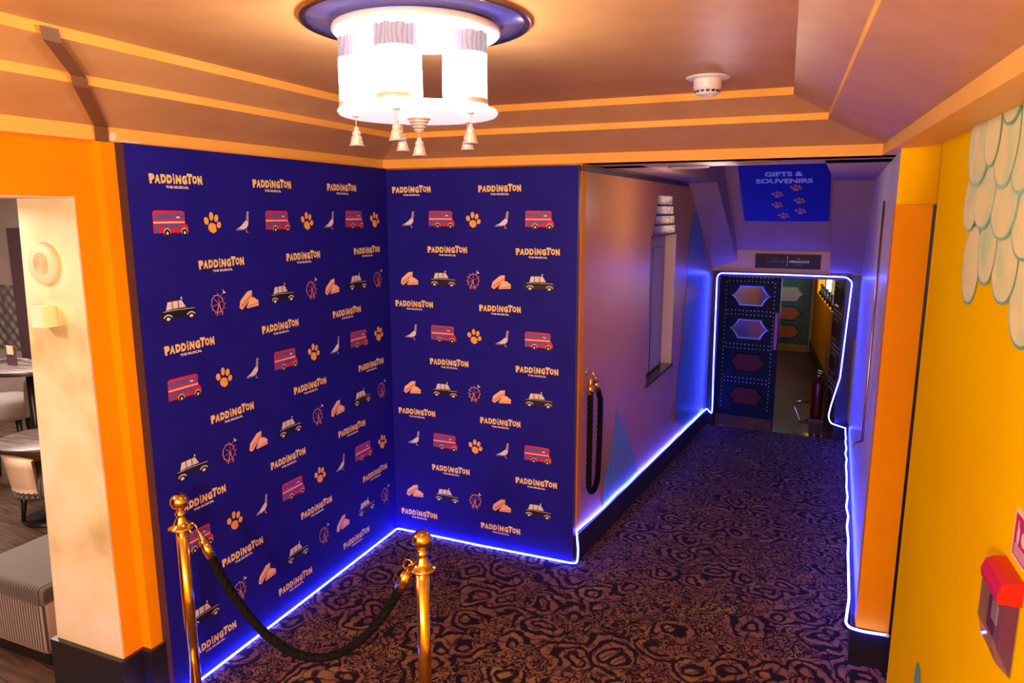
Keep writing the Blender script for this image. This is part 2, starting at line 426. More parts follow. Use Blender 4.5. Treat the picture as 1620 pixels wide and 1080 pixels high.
wcl = b.build('wall_corridor_left', kind='structure')
# niche
b = MB(); D = -.10
b.poly([K(NS0, D, NZ0), K(NS1, D, NZ0), K(NS1, D, NZ1), K(NS0, D, NZ1)], 'taupe')
b.poly([K(NS0, 0, NZ0), K(NS0, D, NZ0), K(NS0, D, NZ1), K(NS0, 0, NZ1)], 'pale_taupe')
b.poly([K(NS1, 0, NZ0), K(NS1, D, NZ0), K(NS1, D, NZ1), K(NS1, 0, NZ1)], 'pale_taupe')
nb = b.build('trim_1', kind='structure')
one(lambda b: b.fbox(K, NS0+.02, NS1-.14, D, D+.02, NZ0+.02, NZ1-.12, 'taupe'), 'shutter_panel', nb)
one(lambda b: b.fbox(K, NS0+.40, NS0+.415, D+.02, D+.024, NZ0+.02, NZ1-.12, 'black_wood'), 'panel_joint', nb)
one(lambda b: b.fbox(K, NS0-.02, NS1+.02, D, .012, NZ0-.02, NZ0, 'dark_sill'), 'sill', nb)
zc = NZ1
for i, (q0, q1) in enumerate(steps):
    b = MB()
    b.fbox(K, q0, q1, -.09, -.06, zc+.012, zc+.083, 'silver_leaf')
    b.poly([K(q1, 0, zc), K(q1, -.09, zc), K(q1, -.09, zc+.083), K(q1, 0, zc+.083)], 'silver_leaf')
    b.poly([K(q0, 0, zc), K(q0, -.09, zc), K(q0, -.09, zc+.083), K(q0, 0, zc+.083)], 'silver_leaf')
    b.poly([K(q0, 0, zc+.083), K(q0, -.09, zc+.083), K(q1, -.09, zc+.083), K(q1, 0, zc+.083)], 'dark_sill')
    b.fbox(K, q0-.03, q1+.03, -.09, .004, zc-.004, zc+.010, 'dark_sill')
    b.build('stepped_crown', nb); zc += .083
# painted plants on the corridor wall
def blob(b_, F, u, z, w_, h, mt, off=.002, n=28, jag=0.0, spike=0):
    pts = []
    for k in range(n):
        a = 2*PI*k/n; rr = 1 + (jag*math.sin(5*a + u*9) + jag*.6*math.sin(9*a + z*7))
        pts.append(F(u + .5*w_*rr*math.cos(a), off, z + .5*h*rr*math.sin(a)))
    b_.poly(pts, mt)
b = MB()
plant = [(.55, .25), (.60, .42), (.70, .46), (.74, .60), (.80, .66), (.85, .83), (.92, .70), (.97, .74), (1.0, .62), (1.10, .64), (1.16, .50), (1.24, .46), (1.30, .36), (1.42, .26), (1.5, .12)]
b.poly([K(s, .0025, z) for s, z in plant] + [K(1.5, .0025, ramp(1.5) + .1), K(.55, .0025, .1)], 'teal')
b.build('mural_plant', wcl)
b = MB()
big = [(2.95, .15), (3.05, .75), (3.2, .95), (3.15, 1.25), (3.3, 1.55), (3.25, 1.9), (3.42, 2.2), (3.6, 2.30), (3.85, 2.1), (4.3, 1.7), (4.7, 1.5), (4.75, .2), (4.75, -.2), (3.6, -.1)]
b.poly([K(s, .0025, z) for s, z in big], 'teal_deep')
b.build('mural_foliage', wcl)
# cornice above it
b = MB()
b.fbox(K, -.02, 3.0, -.02, .03, 2.475, 2.497, 'dark_edge')
b.fbox(K, -.02, 4.86, -.10, -.02, 2.497, 2.80, 'beige')
b.build('trim_2', kind='structure')

# corridor skirtings, the left one follows the ramp
b = MB()
b.fbox(K, -.04, 4.80, -.01, .02, 0, .20, 'black_skirt', za=lambda s: ramp(s) - .002)
b.build('baseboard_corridor_left', kind='structure')

# right wall of the corridor, pale and glossy
b = MB()
RT = 1.632
b.fbox(K, -.36, 4.86, RT, RT+.02, -.45, 2.52, 'corr_pale')
wcr = b.build('wall_corridor_right', kind='structure')
one(lambda b: b.fbox(K, -.38, 4.80, RT-.025, RT+.01, 0, .185, 'black_skirt', za=lambda s: ramp(s) - .002), 'baseboard_corridor_right', kind='structure')

# right wall, yellow, with a recessed orange return at its far end
b = MB()
PE = -.11
P0 = L(-.40, 2.93)
b.poly([W(-8, 0, 0), W(PE, 0, 0), W(PE, 0, 2.60), W(-8, 0, 2.60)], 'yellow')
b.poly([W(PE, 0, 0), W(PE, .30, 0), W(PE, .30, 2.272), W(PE, 0, 2.272)], 'black_wood')
# curved head joining yellow wall and corridor wall
A = W(PE, 0); cpt = W(.10, 0)
arc = []
for i in range(11):
    t_ = i/10; arc.append(A.lerp(cpt, t_).lerp(cpt.lerp(P0, t_), t_))
for i in range(10):
    p, q = arc[i], arc[i+1]
    b.faces([(p.x, p.y, 2.272), (q.x, q.y, 2.272), (q.x, q.y, 2.60), (p.x, p.y, 2.60)], [(0, 1, 2, 3)], 'yellow', True)
b.poly([(p.x, p.y, 2.272) for p in arc] + [L(-.40, 3.30, 2.272)], 'orange')
wr = b.build('wall_right', kind='structure')
b = MB()
b.fbox(L, -.40, -.30, 2.93, 3.3, .19, 2.272, 'orange')
b.fbox(L, -.404, -.40, 3.076, 3.3, .19, 2.27, 'black_wood')
b.build('wall_return', kind='structure')
b = MB(); b.fbox(L, -.425, -.30, 2.915, 3.3, 0, .19, 'black_skirt'); b.build('baseboard_right', kind='structure')
# mural on the yellow wall: overlapping pale leaves
petals = [(-1.12,2.60,.22,.24),(-.794,2.46,.28,.27),(-.944,2.475,.17,.20),(-1.091,2.45,.24,.28),(-1.26,2.42,.22,.26),
 (-.735,2.27,.18,.18),(-.905,2.30,.24,.22),(-1.125,2.275,.26,.22),(-1.34,2.24,.26,.24),(-.80,2.07,.22,.25),(-.985,2.135,.20,.22),(-1.18,2.10,.24,.22),
 (-1.38,2.03,.24,.26),(-1.58,2.2,.24,.26),(-1.55,2.45,.24,.3)]
b = MB()
for i, (u, z, w_, h) in enumerate(sorted(petals, key=lambda p: p[1])):
    for k, (mt, sc, o_) in enumerate((('petal_line', 1.0, 0), ('petal', .93, .0005))):
        pts = []
        for j in range(30):
            a = 2*PI*j/30; zz = z + .5*h*sc*1.05*math.sin(a)
            sq = abs(math.cos(a))**.85*(1 if math.cos(a) > 0 else -1)
            pts.append(W(u + .5*w_*sc*1.05*sq, -.0015 - .0011*i - o_, min(zz, 2.57)))
        b.poly(pts, mt)
b.build('mural_leaves', wr)
b = MB(); b.poly([W(-.72+.06*math.cos(2*PI*j/20), -.002, .48+.09*math.sin(2*PI*j/20)) for j in range(20)], 'petal_line'); b.build('mural_leaf_tip', wr)

# tray ceiling
FL0, FR0 = L(0, -.02), L(0, 2.885)
er = Vector((math.sin(R(WDEG)), math.cos(R(WDEG)), 0))
FRn = FR0 - er*6.6
FLn = L(-6.2, -.02)
base = [Vector((p.x, p.y, 0)) for p in (FL0, FR0, FRn, FLn)]
def inset(poly, d):
    out = []; nn = len(poly)
    cen = sum(poly, Vector())/nn
    lines = []
    for i in range(nn):
        p, q = poly[i], poly[(i+1) % nn]; e = (q-p).normalized(); nrm = Vector((-e.y, e.x, 0))
        if nrm.dot(cen-p) < 0: nrm = -nrm
        lines.append((p + nrm*d, e))
    for i in range(nn):
        (p, e), (q, g) = lines[i-1], lines[i]
        den = e.x*g.y - e.y*g.x; t_ = ((q.x-p.x)*g.y - (q.y-p.y)*g.x)/den
        out.append(p + e*t_)
    return out
rings_ = [(-.17, 2.515, None), (0, 2.515, 'fascia_lit_riser'), (0, 2.57, 'fascia_lit_riser'), (.27, 2.668, 'ceil'), (.27, 2.70, 'fascia_lit_riser'), (.43, 2.766, 'ceil'), (.43, 2.80, 'fascia_lit_riser')]
b = MB(); prev = None
for d, z, mt in rings_:
    rg = [Vector((p.x, p.y, z)) for p in inset(base, d)]
    if prev:
        for i in range(4):
            mtt = mt
            b.poly([prev[i], prev[(i+1) % 4], rg[(i+1) % 4], rg[i]], mtt)
    prev = rg
b.poly(prev, 'ceil')
ce = b.build('ceiling', kind='structure')
for a0, z0, w_, h in ((-1.965, 2.535, .035, .034), (-1.88, 2.520, .10, .010), (-1.0, 2.519, .05, .007)):
    b = MB(); b.poly([L(a0 + w_*.5*math.cos(k_*.5)*(1+.25*math.sin(k_*2.1)), -.0188, z0 + h*.5*math.sin(k_*.5)*(1+.3*math.cos(k_*3.3))) for k_ in range(12)], 'chipped'); b.build('chipped_paint', ce)
# added brown strip over the steps beside the opening, stands in for shade
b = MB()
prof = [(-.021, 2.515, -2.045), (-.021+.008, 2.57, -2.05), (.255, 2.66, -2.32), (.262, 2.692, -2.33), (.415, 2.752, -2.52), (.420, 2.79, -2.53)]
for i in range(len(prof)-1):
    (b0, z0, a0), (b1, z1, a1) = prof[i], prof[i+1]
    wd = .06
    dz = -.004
    b.poly([L(a0, b0+.006, z0+dz), L(a0+wd, b0+.006, z0+dz), L(a1+wd, b1+.006, z1+dz), L(a1, b1+.006, z1+dz)], 'shade_strip')
b.build('ceiling_shade_strip', kind='structure')

# header, flat soffits and the sloping soffit down to the doors
b = MB()
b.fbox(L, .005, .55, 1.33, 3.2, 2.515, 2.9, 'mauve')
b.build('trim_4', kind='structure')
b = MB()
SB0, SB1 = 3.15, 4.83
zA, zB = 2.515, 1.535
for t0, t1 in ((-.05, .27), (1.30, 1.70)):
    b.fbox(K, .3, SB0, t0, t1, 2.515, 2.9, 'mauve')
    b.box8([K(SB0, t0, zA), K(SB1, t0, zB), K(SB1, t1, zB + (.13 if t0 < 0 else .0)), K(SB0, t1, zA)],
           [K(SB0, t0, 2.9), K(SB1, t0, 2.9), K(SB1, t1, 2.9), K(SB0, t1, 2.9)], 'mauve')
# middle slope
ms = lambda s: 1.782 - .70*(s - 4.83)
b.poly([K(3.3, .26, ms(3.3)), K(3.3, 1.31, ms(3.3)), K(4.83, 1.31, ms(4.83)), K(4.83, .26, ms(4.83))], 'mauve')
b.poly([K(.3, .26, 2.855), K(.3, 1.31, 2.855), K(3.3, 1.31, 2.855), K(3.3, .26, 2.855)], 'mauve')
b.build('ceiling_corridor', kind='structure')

# wall around and above the doors
DS = 4.82
b = MB()
b.fbox(K, DS, DS+.12, -.15, 1.95, 1.535, 2.3, 'beige')
b.fbox(K, DS, DS+.12, -.6, .05, -.5, 1.535, 'navy_frame')
b.fbox(K, DS, DS+.12, 1.53, 1.95, -.5, 1.535, 'navy_frame')
b.build('wall_end', kind='structure')
b = MB()
for t0, t1, z0, z1 in ((.05, .10, -.405, 1.535), (1.48, 1.53, -.405, 1.535), (.05, 1.53, 1.475, 1.535)):
    b.fbox(K, DS-.03, DS+.12, t0, t1, z0, z1, 'navy_frame')
b.build('trim_5', kind='structure')

# ------------------------------------------------------------------ studded doors
def hexpts(w_, h, n=8, tip=.30):
    # bow-tie hexagon: flat top and bottom, concave shoulders to pointed ends
    hw, hh = w_/2, h/2; x1 = hw*.56
    right = []
    for i in range(n+1):
        t_ = i/n; x = x1 + (hw-x1)*t_; y = hh*((1-t_)**1.9)
        right.append((x, y))
    pts = [(-x1, hh), (x1, hh)] + right[1:] + [(x, -y) for x, y in reversed(right[:-1])] + [(-x1, -hh)]
    pts += [(-x, -y) for x, y in right[1:]] + [(-x, y) for x, y in reversed(right[1:-1])]
    return pts
def leaf(name, num, F, w_, z0, z1, hexes, leather, kick, label=None, handle=None, studs=True, flip=1):
    # F(a along width, q out of face, z)
    b = MB(); b.fbox(F, 0, w_, 0, -.045, z0, z1, leather)
    root = b.build(name, kind='structure')
    b = MB(); b.fbox(F, .01, w_-.01, -.001, .006, z0, z0+.14, kick); b.build('kick_plate', root)
    st = MB()
    def stud(a, z):
        st.lathe(None, [(0.0075, 0), (.006, .004), (.0, .006)], 'stud', n=6, mx4=Matrix.Translation(F(a, 0, z)) @ nrm, caps=False)
    o = F(0, 0, 0); nv = (F(0, 1, 0) - o).normalized(); av = (F(1, 0, 0) - o).normalized()
    nrm = Matrix((( av.x, 0, nv.x, 0), (av.y, 0, nv.y, 0), (0, 1, 0, 0), (0, 0, 0, 1)))
    for (zc_, h, mt) in hexes:
        b = MB(); c = w_*.52; hp = hexpts(w_*.62, h)
        b.poly([F(c+x, .010, zc_+y) for x, y in hp], mt)
        k = len(hp)
        outer = [(x*1.10, y*1.18) for x, y in hp]
        b.build('mirror_panel' if 'mirror' in mt else 'padded_panel', root)
        b = MB(); fr = 'stud' if 'mirror' in mt else leather
        for i in range(k):
            j = (i+1) % k
            b.poly([F(c+hp[i][0], .010, zc_+hp[i][1]), F(c+hp[j][0], .010, zc_+hp[j][1]), F(c+outer[j][0]*.97, .020, zc_+outer[j][1]*.95), F(c+outer[i][0]*.97, .020, zc_+outer[i][1]*.95)], fr)
            b.poly([F(c+outer[i][0]*.97, .020, zc_+outer[i][1]*.95), F(c+outer[j][0]*.97, .020, zc_+outer[j][1]*.95), F(c+outer[j][0], .0, zc_+outer[j][1]), F(c+outer[i][0], .0, zc_+outer[i][1])], fr)
        b.build('panel_frame', root)
        for zz in (zc_+h*.5+.07, zc_+h*.5+.12):
            x = .10
            while x < w_-.10: stud(x, zz); x += .045
    z = z0+.25
    while z < z1-.06:
        stud(.07, z); stud(w_-.07, z); z += .05
    st.build('studs', root, kind='stuff')
    if handle:
        b = MB(); b.fbox(F, handle[0], handle[0]+.035, .006, .03, handle[1], handle[2], 'purple_plate'); b.build('push_handle', root, label='purple push plate')
    return root
def leafframe(hs, ht, ang, side):
    # ang: direction of the leaf from its hinge measured from the corridor's cross axis, towards the far side
    a = R(ang); ca, sa = math.cos(a), math.sin(a)
    def F(u, q, z):
        s = hs + u*sa - q*ca*1.0
        t_ = ht + side*(u*ca) + (q*sa if side > 0 else -q*sa)
        return K(s, t_, z)
    return F
hx = [(1.245, .205, 'mirror'), (.842, .205, 'mirror'), (.430, .20, 'oxblood'), (.01, .20, 'oxblood')]
leaf('door_1', 1, leafframe(DS+.03, .10, -4, 1), .70, -.395, 1.47, hx, 'dark_teal', 'brown_kick', handle=(.655, .62, 1.06))
leaf('door_2', 2, leafframe(DS+.03, 1.48, 80, -1), .70, -.395, 1.47, [(z, h, 'oxblood') if m_ != 'mirror' else (z, h, 'oxblood') for z, h, m_ in hx], 'brown_kick', 'brown_kick')
# threshold
one(lambda b: b.fbox(K, DS-.02, DS+.10, .1, 1.48, -.403, -.396, 'chrome'), 'trim_6', kind='structure')

# room beyond the doors
b = MB()
b.fbox(K, 10.35, 10.5, -2.5, 3.0, -.405, 2.4, 'bar_pink')
b.build('wall_far', kind='structure')
hx2 = [(.70, .24, 'tan_mirror'), (.33, .22, 'rust'), (-.02, .22, 'rust')]
leaf('door_3', 3, lambda u, q, z: K(10.33 - q, .08 + u, z), .86, -.40, 1.75, hx2, 'teal_leather', 'ochre_kick')
b = MB()
V = frame((4.93, 11.01), 18.5)
b.fbox(V, -3.4, 2.4, 0, .12, -.405, .80, 'orange')
b.fbox(V, 1.75, 2.4, 0, .12, .80, 2.1, 'orange')
b.fbox(V, -3.4, 1.75, 0, .12, 1.75, 2.1, 'orange')
vw = b.build('wall_far_right', kind='structure')
one(lambda b: b.fbox(V, -3.4, 2.4, -.02, .0, -.405, -.17, 'black_skirt'), 'baseboard_far', kind='structure')
b = MB(); b.poly([V(-.55+.28*math.cos(a), -.003, .05 + .24*math.sin(a)) for a in [2*PI*k/3+PI/2 for k in range(3)]], 'teal'); b.build('mural_spike', vw)
b = MB(); b.fbox(V, -3.4, 1.75, .14, .16, .80, 1.75, 'glow'); wn_ = b.build('window_1', kind='structure')
for k in range(10):
    b = MB(); p = V(-1.9 + k*.42, .05, .80)
    b.lathe(p, [(.05, 0), (.05, .06), (.02, .09), (.02, .14), (.035, .17), (.02, .19)], 'black_wood', n=10)
    b.build('baluster', wn_)
one(lambda b: b.fbox(V, -.05, .03, .05, .13, .8, 1.75, 'ochre_kick'), 'mullion', wn_)

# bar room walls
b = MB()
b.fbox(L, 1.6, 1.8, -9, -.63, 0, 2.8, 'bar_wall')
b.fbox(L, -7, 1.8, -9.2, -9, 0, 2.8, 'bar_wall')
b.build('wall_bar', kind='structure')
one(lambda b: b.fbox(L, -7, 1.8, -9.2, -.63, 2.8, 2.85, 'bar_wall'), 'ceiling_bar', kind='structure')
# lobby behind the viewer
b = MB(); b.fbox(L, -6.6, -6.4, -.1, 3.6, 0, 2.6, 'orange'); b.build('wall_front', kind='structure')

# ================================================================== BACKDROPS
# icons: lists of (material, polygon) in metres, centre 0,0
def ell(cx, cy, rx, ry, n=18, a0=0, a1=360, rot=0):
    out = []
    full = abs(a1-a0) >= 360
    for k in range(n if full else n+1):
        a = R(a0 + (a1-a0)*k/n); x, y = rx*math.cos(a), ry*math.sin(a); c, s = math.cos(R(rot)), math.sin(R(rot))
        out.append((cx + x*c - y*s, cy + x*s + y*c))
    return out
def rc(x0, y0, x1, y1): return [(x0, y0), (x1, y0), (x1, y1), (x0, y1)]
def scale_i(ic, s): return [(m_, [(x*s, y*s) for x, y in p]) for m_, p in ic]
bus = [('red_ink', [(-.98,-.42),(.97,-.42),(.98,-.2),(.90,-.05),(.80,.02),(.82,.5),(.70,.58),(-.86,.60),(-.96,.5)]),
       ('white_ink', rc(-.96,.02,.80,.09))]
for k in range(5): bus.append(('blue_ink', rc(-.88+k*.30,.22,-.62+k*.30,.47)))
bus.append(('blue_ink', rc(.62,.22,.76,.45))); bus.append(('white_ink', rc(.30,.24,.50,.32)))
bus.append(('blue_ink', rc(-.90,-.38,-.68,-.04)))
for k in range(4): bus.append(('blue_ink', rc(-.58+k*.30,-.20,-.32+k*.30,-.03)))
for cx in (-.28, .70): bus += [('white_ink', ell(cx,-.40,.19,.20)), ('black_ink', ell(cx,-.43,.17,.18)), ('white_ink', ell(cx,-.43,.06,.07))]
bus = scale_i(bus, .095)
paw = [('paw_ink', ell(-.05,-.42,.46,.42)), ('paw_ink', ell(-.68,.18,.27,.34, rot=15)), ('paw_ink', ell(-.08,.58,.24,.38)), ('paw_ink', ell(.48,.40,.24,.34, rot=-15)), ('paw_ink', ell(.74,-.20,.25,.30, rot=-25)),
       ('paw_ink', [(-.45,-.2),(.35,-.15),(.42,-.75),(0,-.95),(-.42,-.7)])]
paw = scale_i(paw, .052)
pigeon = [('white_ink', [(-.95,-.62),(-.40,-.38),(-.05,-.10),(.30,.18),(.58,.10),(.55,-.25),(.30,-.52),(-.10,-.60),(-.50,-.56)]),
          ('grey_ink', [(.28,.10),(.38,.55),(.42,.85),(.55,.97),(.68,.90),(.78,.82),(.66,.76),(.66,.5),(.60,.10)]),
          ('grey_ink', [(-1.1,-.72),(-.4,-.60),(.05,-.58),(.0,-.66),(-.6,-.70)]),
          ('grey_ink', [(.12,-.55),(.30,-.60),(.36,-.80),(.56,-.93),(.20,-.90),(.24,-.74)])]
pigeon = scale_i(pigeon, .056)
taxi = [('white_ink', [(-.62,.02),(-.50,.55),(.22,.60),(.46,.06)]), ('black_ink', [(-.66,.50),(-.40,.68),(.10,.70),(.22,.66),(.24,.58),(-.46,.55)]),
        ('black_ink', [(-.95,-.48),(-.98,-.20),(-.80,.02),(-.30,.10),(.40,.12),(.80,.06),(.95,-.08),(.98,-.45),(.5,-.5),(-.5,-.5)]),
        ('black_ink', rc(-.30,.05,-.26,.58)), ('black_ink', rc(.02,.05,.06,.60)), ('white_ink', [(-.78,.0),(-.2,.04),(.9,.0),(.9,-.03),(-.2,.01),(-.78,-.03)]),
        ('white_ink', [(.16,.66),(.20,.80),(.24,.80),(.26,.64)])]
for cx in (-.55, .66): taxi += [('white_ink', ell(cx,-.44,.24,.24, a0=10, a1=170, n=10)), ('black_ink', ell(cx,-.47,.20,.20)), ('white_ink', ell(cx,-.48,.10,.10))]
taxi = [(m_, [(x*.104, y*.072) for x, y in p]) for m_, p in taxi]
wheel = []
for k in range(20):
    a0, a1 = 2*PI*k/20, 2*PI*(k+1)/20
    wheel.append(('coral_ink', [(.72*math.cos(a0), .78*math.sin(a0)), (.80*math.cos(a0), .86*math.sin(a0)), (.80*math.cos(a1), .86*math.sin(a1)), (.72*math.cos(a1), .78*math.sin(a1))]))
for k in range(12):
    a = 2*PI*k/12; wheel.append(('coral_ink', ell(.90*math.cos(a), .97*math.sin(a), .06, .06, n=6)))
def bar_(x0, y0, x1, y1, w_=.03):
    d = math.hypot(x1-x0, y1-y0); nx, ny = -(y1-y0)/d*w_, (x1-x0)/d*w_
    return [(x0+nx, y0+ny), (x1+nx, y1+ny), (x1-nx, y1-ny), (x0-nx, y0-ny)]
for k in range(5):
    a = R(30 + k*60*.9); wheel.append(('coral_ink', bar_(0, 0, .72*math.cos(a), .78*math.sin(a), .02)))
wheel += [('coral_ink', bar_(0, .05, -.35, -1.1, .05)), ('coral_ink', bar_(0, .05, .35, -1.1, .05)),
          ('white_ink', [(.45,.98),(.62,1.02),(.55,1.38),(.75,1.12),(1.0,1.0),(.7,.92)])]
wheel = scale_i(wheel, .05)
sandwich = [('peach_ink', [(-.98,-.55),(-.85,-.05),(-.1,.55),(.38,.62),(.36,.15),(-.70,-.72)]), ('coral_ink', [(-.90,-.50),(-.72,-.30),(.30,.38),(.36,.22),(-.72,-.60)]),
            ('peach_ink', [(-.25,-.55),(.20,.10),(.55,.06),(.98,-.22),(.98,-.60),(-.22,-.68)]), ('coral_ink', [(-.18,-.52),(.96,-.36),(.97,-.48),(-.20,-.62)])]
sandwich = scale_i(sandwich, .068)
ICON = {'bus': bus, 'paw': paw, 'pigeon': pigeon, 'taxi': taxi, 'wheel': wheel, 'sandwich': sandwich}

_tc = {}
def text_mesh(s, size=1.0, off=0.0, spacing=1.0):
    key = (s, size, off, spacing)
    if key in _tc: return _tc[key]
    cu = bpy.data.curves.new('t', 'FONT'); cu.body = s; cu.size = size; cu.align_x = 'CENTER'; cu.align_y = 'CENTER'
    cu.offset = off; cu.space_character = spacing; cu.resolution_u = 3
    ob = bpy.data.objects.new('t', cu); COL.objects.link(ob); bpy.context.view_layer.update()
    me = ob.to_mesh(); vs = [v.co.copy() for v in me.vertices]; fs = [tuple(p.vertices) for p in me.polygons]
    ob.to_mesh_clear(); bpy.data.objects.remove(ob); bpy.data.curves.remove(cu)
    _tc[key] = (vs, fs); return _tc[key]
def put_text(b_, s, P, size, mt, off=0.0, width=None, height=None, rot=0, spacing=1.0):
    # P(x, y) -> world
    vs, fs = text_mesh(s, size, off, spacing)
    if not vs: return
    x0 = min(v.x for v in vs); x1 = max(v.x for v in vs); y0 = min(v.y for v in vs); y1 = max(v.y for v in vs)
    sx = width/(x1-x0) if width else 1; sy = height/(y1-y0) if height else sx
    cx, cy = (x0+x1)/2, (y0+y1)/2; c, s_ = math.cos(R(rot)), math.sin(R(rot))
    out = []
    for v in vs:
        x, y = (v.x-cx)*sx, (v.y-cy)*sy; out.append(P(x*c - y*s_, x*s_ + y*c))
    b_.faces(out, fs, mt)
# the wordmark: bold uneven capitals with a lower-case i, a smaller line below
WM = [('P', -.130, .0, .028, .046, 4), ('A', -.102, -.001, .030, .042, -3), ('D', -.071, .001, .028, .042, 2), ('D', -.040, .0, .028, .042, -2), ('i', -.0165, .003, .008, .050, 3),
      ('N', .008, .0, .029, .043, -3), ('G', .041, -.001, .028, .043, 3), ('T', .070, .005, .030, .050, -4), ('O', .098, .002, .027, .040, 0), ('N', .128, .001, .026, .044, 3)]
def wordmark(b_, P):
    for ch, x, y, w_, h, rt in WM:
        put_text(b_, ch, lambda px, py, x=x, y=y: P(x+px, y+py+.006), .06, 'gold_ink', off=.0045, width=w_, height=h*.9, rot=rt)
    put_text(b_, 'THE MUSICAL', lambda px, py: P(px, py-.0275), .02, 'white_ink', off=.0008, width=.125, height=.0115)
def icon(b_, name, P):
    for i, (mt, pl) in enumerate(ICON[name]):
        b_.poly([P(x, y, .0004 + .0003*i) for x, y in pl], mt)

zr = [2.372, 2.188, 1.992, 1.808, 1.630, 1.447, 1.253, 1.069, .888, .706, .512, .326, .152]
busU = [('bus', -1.735), ('paw', -1.50), ('pigeon', -1.30), ('bus', -1.052), ('paw', -.818), ('pigeon', -.612), ('bus', -.368), ('paw', -.150), ('pigeon', .166), ('bus', .405), ('paw', .629), ('pigeon', .831), ('bus', 1.072)]
taxU = [('taxi', -1.737), ('wheel', -1.507), ('sandwich', -1.300), ('taxi', -1.055), ('wheel', -.817), ('sandwich', -.620), ('taxi', -.366), ('wheel', -.146), ('sandwich', .157), ('taxi', .404), ('wheel', .627), ('sandwich', .818), ('taxi', 1.071)]
txA = [-1.683, -1.076, -.480, .189, .810]
txB = [-1.456, -.859, -.244, .443, 1.062]
def pattern(side):
    bk = MB()
    def Pm(u, z):
        if side < 0: return lambda x, y, e=.0004: L(u+x, e+.0006, z+y)
        return lambda x, y, e=.0004: L(-(e+.0006), u+x, z+y)
    for r_, z in enumerate(zr):
        if r_ % 4 == 1: lst = busU
        elif r_ % 4 == 3: lst = taxU
        else: lst = [('T', u) for u in (txA if r_ % 4 == 0 else txB)]
        for nm, u in lst:
            if (u < 0) != (side < 0): continue
            P = Pm(u, z)
            if nm == 'T': wordmark(bk, lambda x, y, P=P: P(x, y))
            else: icon(bk, nm, P)
    return bk
bl = MB(); bl.fbox(L, -1.935, -.001, -.045, 0, .012, 2.513, 'navy')
bl = bl.build('backdrop_panel', label='left half of the blue printed backdrop, running from the bar opening to the corner', cat='backdrop', origin=L(-.97, 0, 0))
one(lambda b: b.fbox(L, -1.938, -1.9352, -.046, .001, .012, 2.513, 'dark_edge'), 'edge_strip', bl)
pattern(-1).build('printed_pattern', bl)
br_ = MB(); br_.fbox(L, 0, .04, 0, 1.312, .012, 2.505, 'navy')
br_ = br_.build('backdrop_panel', label='right half of the blue printed backdrop, ending at the corridor', cat='backdrop', origin=L(0, .66, 0))
one(lambda b: b.fbox(L, -.001, .041, 1.3122, 1.316, .012, 2.505, 'dark_edge'), 'edge_strip', br_)
pattern(1).build('printed_pattern', br_)

# ================================================================== LED ROPE LIGHTS
def smooth_path(pts, step=.04, rad=.03):
    pts = [Vector(p) for p in pts]; out = [pts[0]]
    for i in range(1, len(pts)-1):
        p, q, r_ = pts[i-1], pts[i], pts[i+1]
        d1_, d2_ = (p-q), (r_-q); k = min(rad, d1_.length*.45, d2_.length*.45)
        a, c = q + d1_.normalized()*k, q + d2_.normalized()*k
        for j in range(5):
            t_ = j/4; out.append(a.lerp(q, t_).lerp(q.lerp(c, t_), t_))
    out.append(pts[-1]); return out
def rope_light(name, pts, label, rad=.03, r=.0055):
    b = MB(); b.tube(smooth_path(pts, rad=rad), r, 'led', n=8)
    return b.build(name, label=label, cat='led light')
rope_light('led_rope_light', [L(-2.6, -.045, .012), L(-2.15, -.045, .012), L(-2.12, .035, .012), L(-1.94, .012, .012), L(-1.0, .012, .013), L(-.02, .012, .02), L(-.012, .03, .02), L(-.012, .65, .014), L(-.012, 1.31, .016),
             L(-.005, 1.345, .02), L(.0, 1.35, .06), K(-.03, .03, .12), K(-.035, .022, .20), K(-.01, .012, .222)], 'blue rope light along the foot of the printed backdrop', rad=.035)
cl = [K(-.005, .010, .222)] + [K(s, .012, .210 + ramp(s) + .004*math.sin(s*9)) for s in [.3+.3*k for k in range(15)]]
cl += [K(4.72, .03, -.175), K(4.76, .05, -.22), K(4.775, .08, -.25), K(4.78, .085, -.18), K(4.78, .072, .4), K(4.78, .06, 1.46), K(4.78, .09, 1.508), K(4.78, .75, 1.515), K(4.78, 1.48, 1.512), K(4.78, 1.54, 1.46),
       K(4.78, 1.52, .9), K(4.78, 1.50, .35), K(4.775, 1.43, .02), K(4.77, 1.41, -.12), K(4.74, 1.44, -.19), K(4.68, 1.55, -.20), K(4.6, RT-.03, -.19)]
rope_light('led_rope_light', cl, 'blue rope light along the corridor left skirting and around the door frame', rad=.04, r=.006)
cr_ = [K(4.55, RT-.033, -.185)] + [K(s, RT-.034 + .006*math.sin(s*11), .197 + ramp(s) + .006*math.sin(s*7)) for s in [4.3-.25*k for k in range(17)]]
cr_ += [K(-.12, RT-.034, .20), K(-.38, RT-.05, .20), L(-.435, 2.90, .198), L(-.44, 2.96, .194), L(-.44, 3.06, .20)]
rope_light('led_rope_light', cr_, 'blue rope light along the right corridor skirting, ending at the yellow wall', rad=.03, r=.006)
one(lambda b: b.sphere(L(-.44, 3.068, .20), .011, 'led_cap', 12), 'end_cap', bpy.data.objects['led_rope_light.002'])

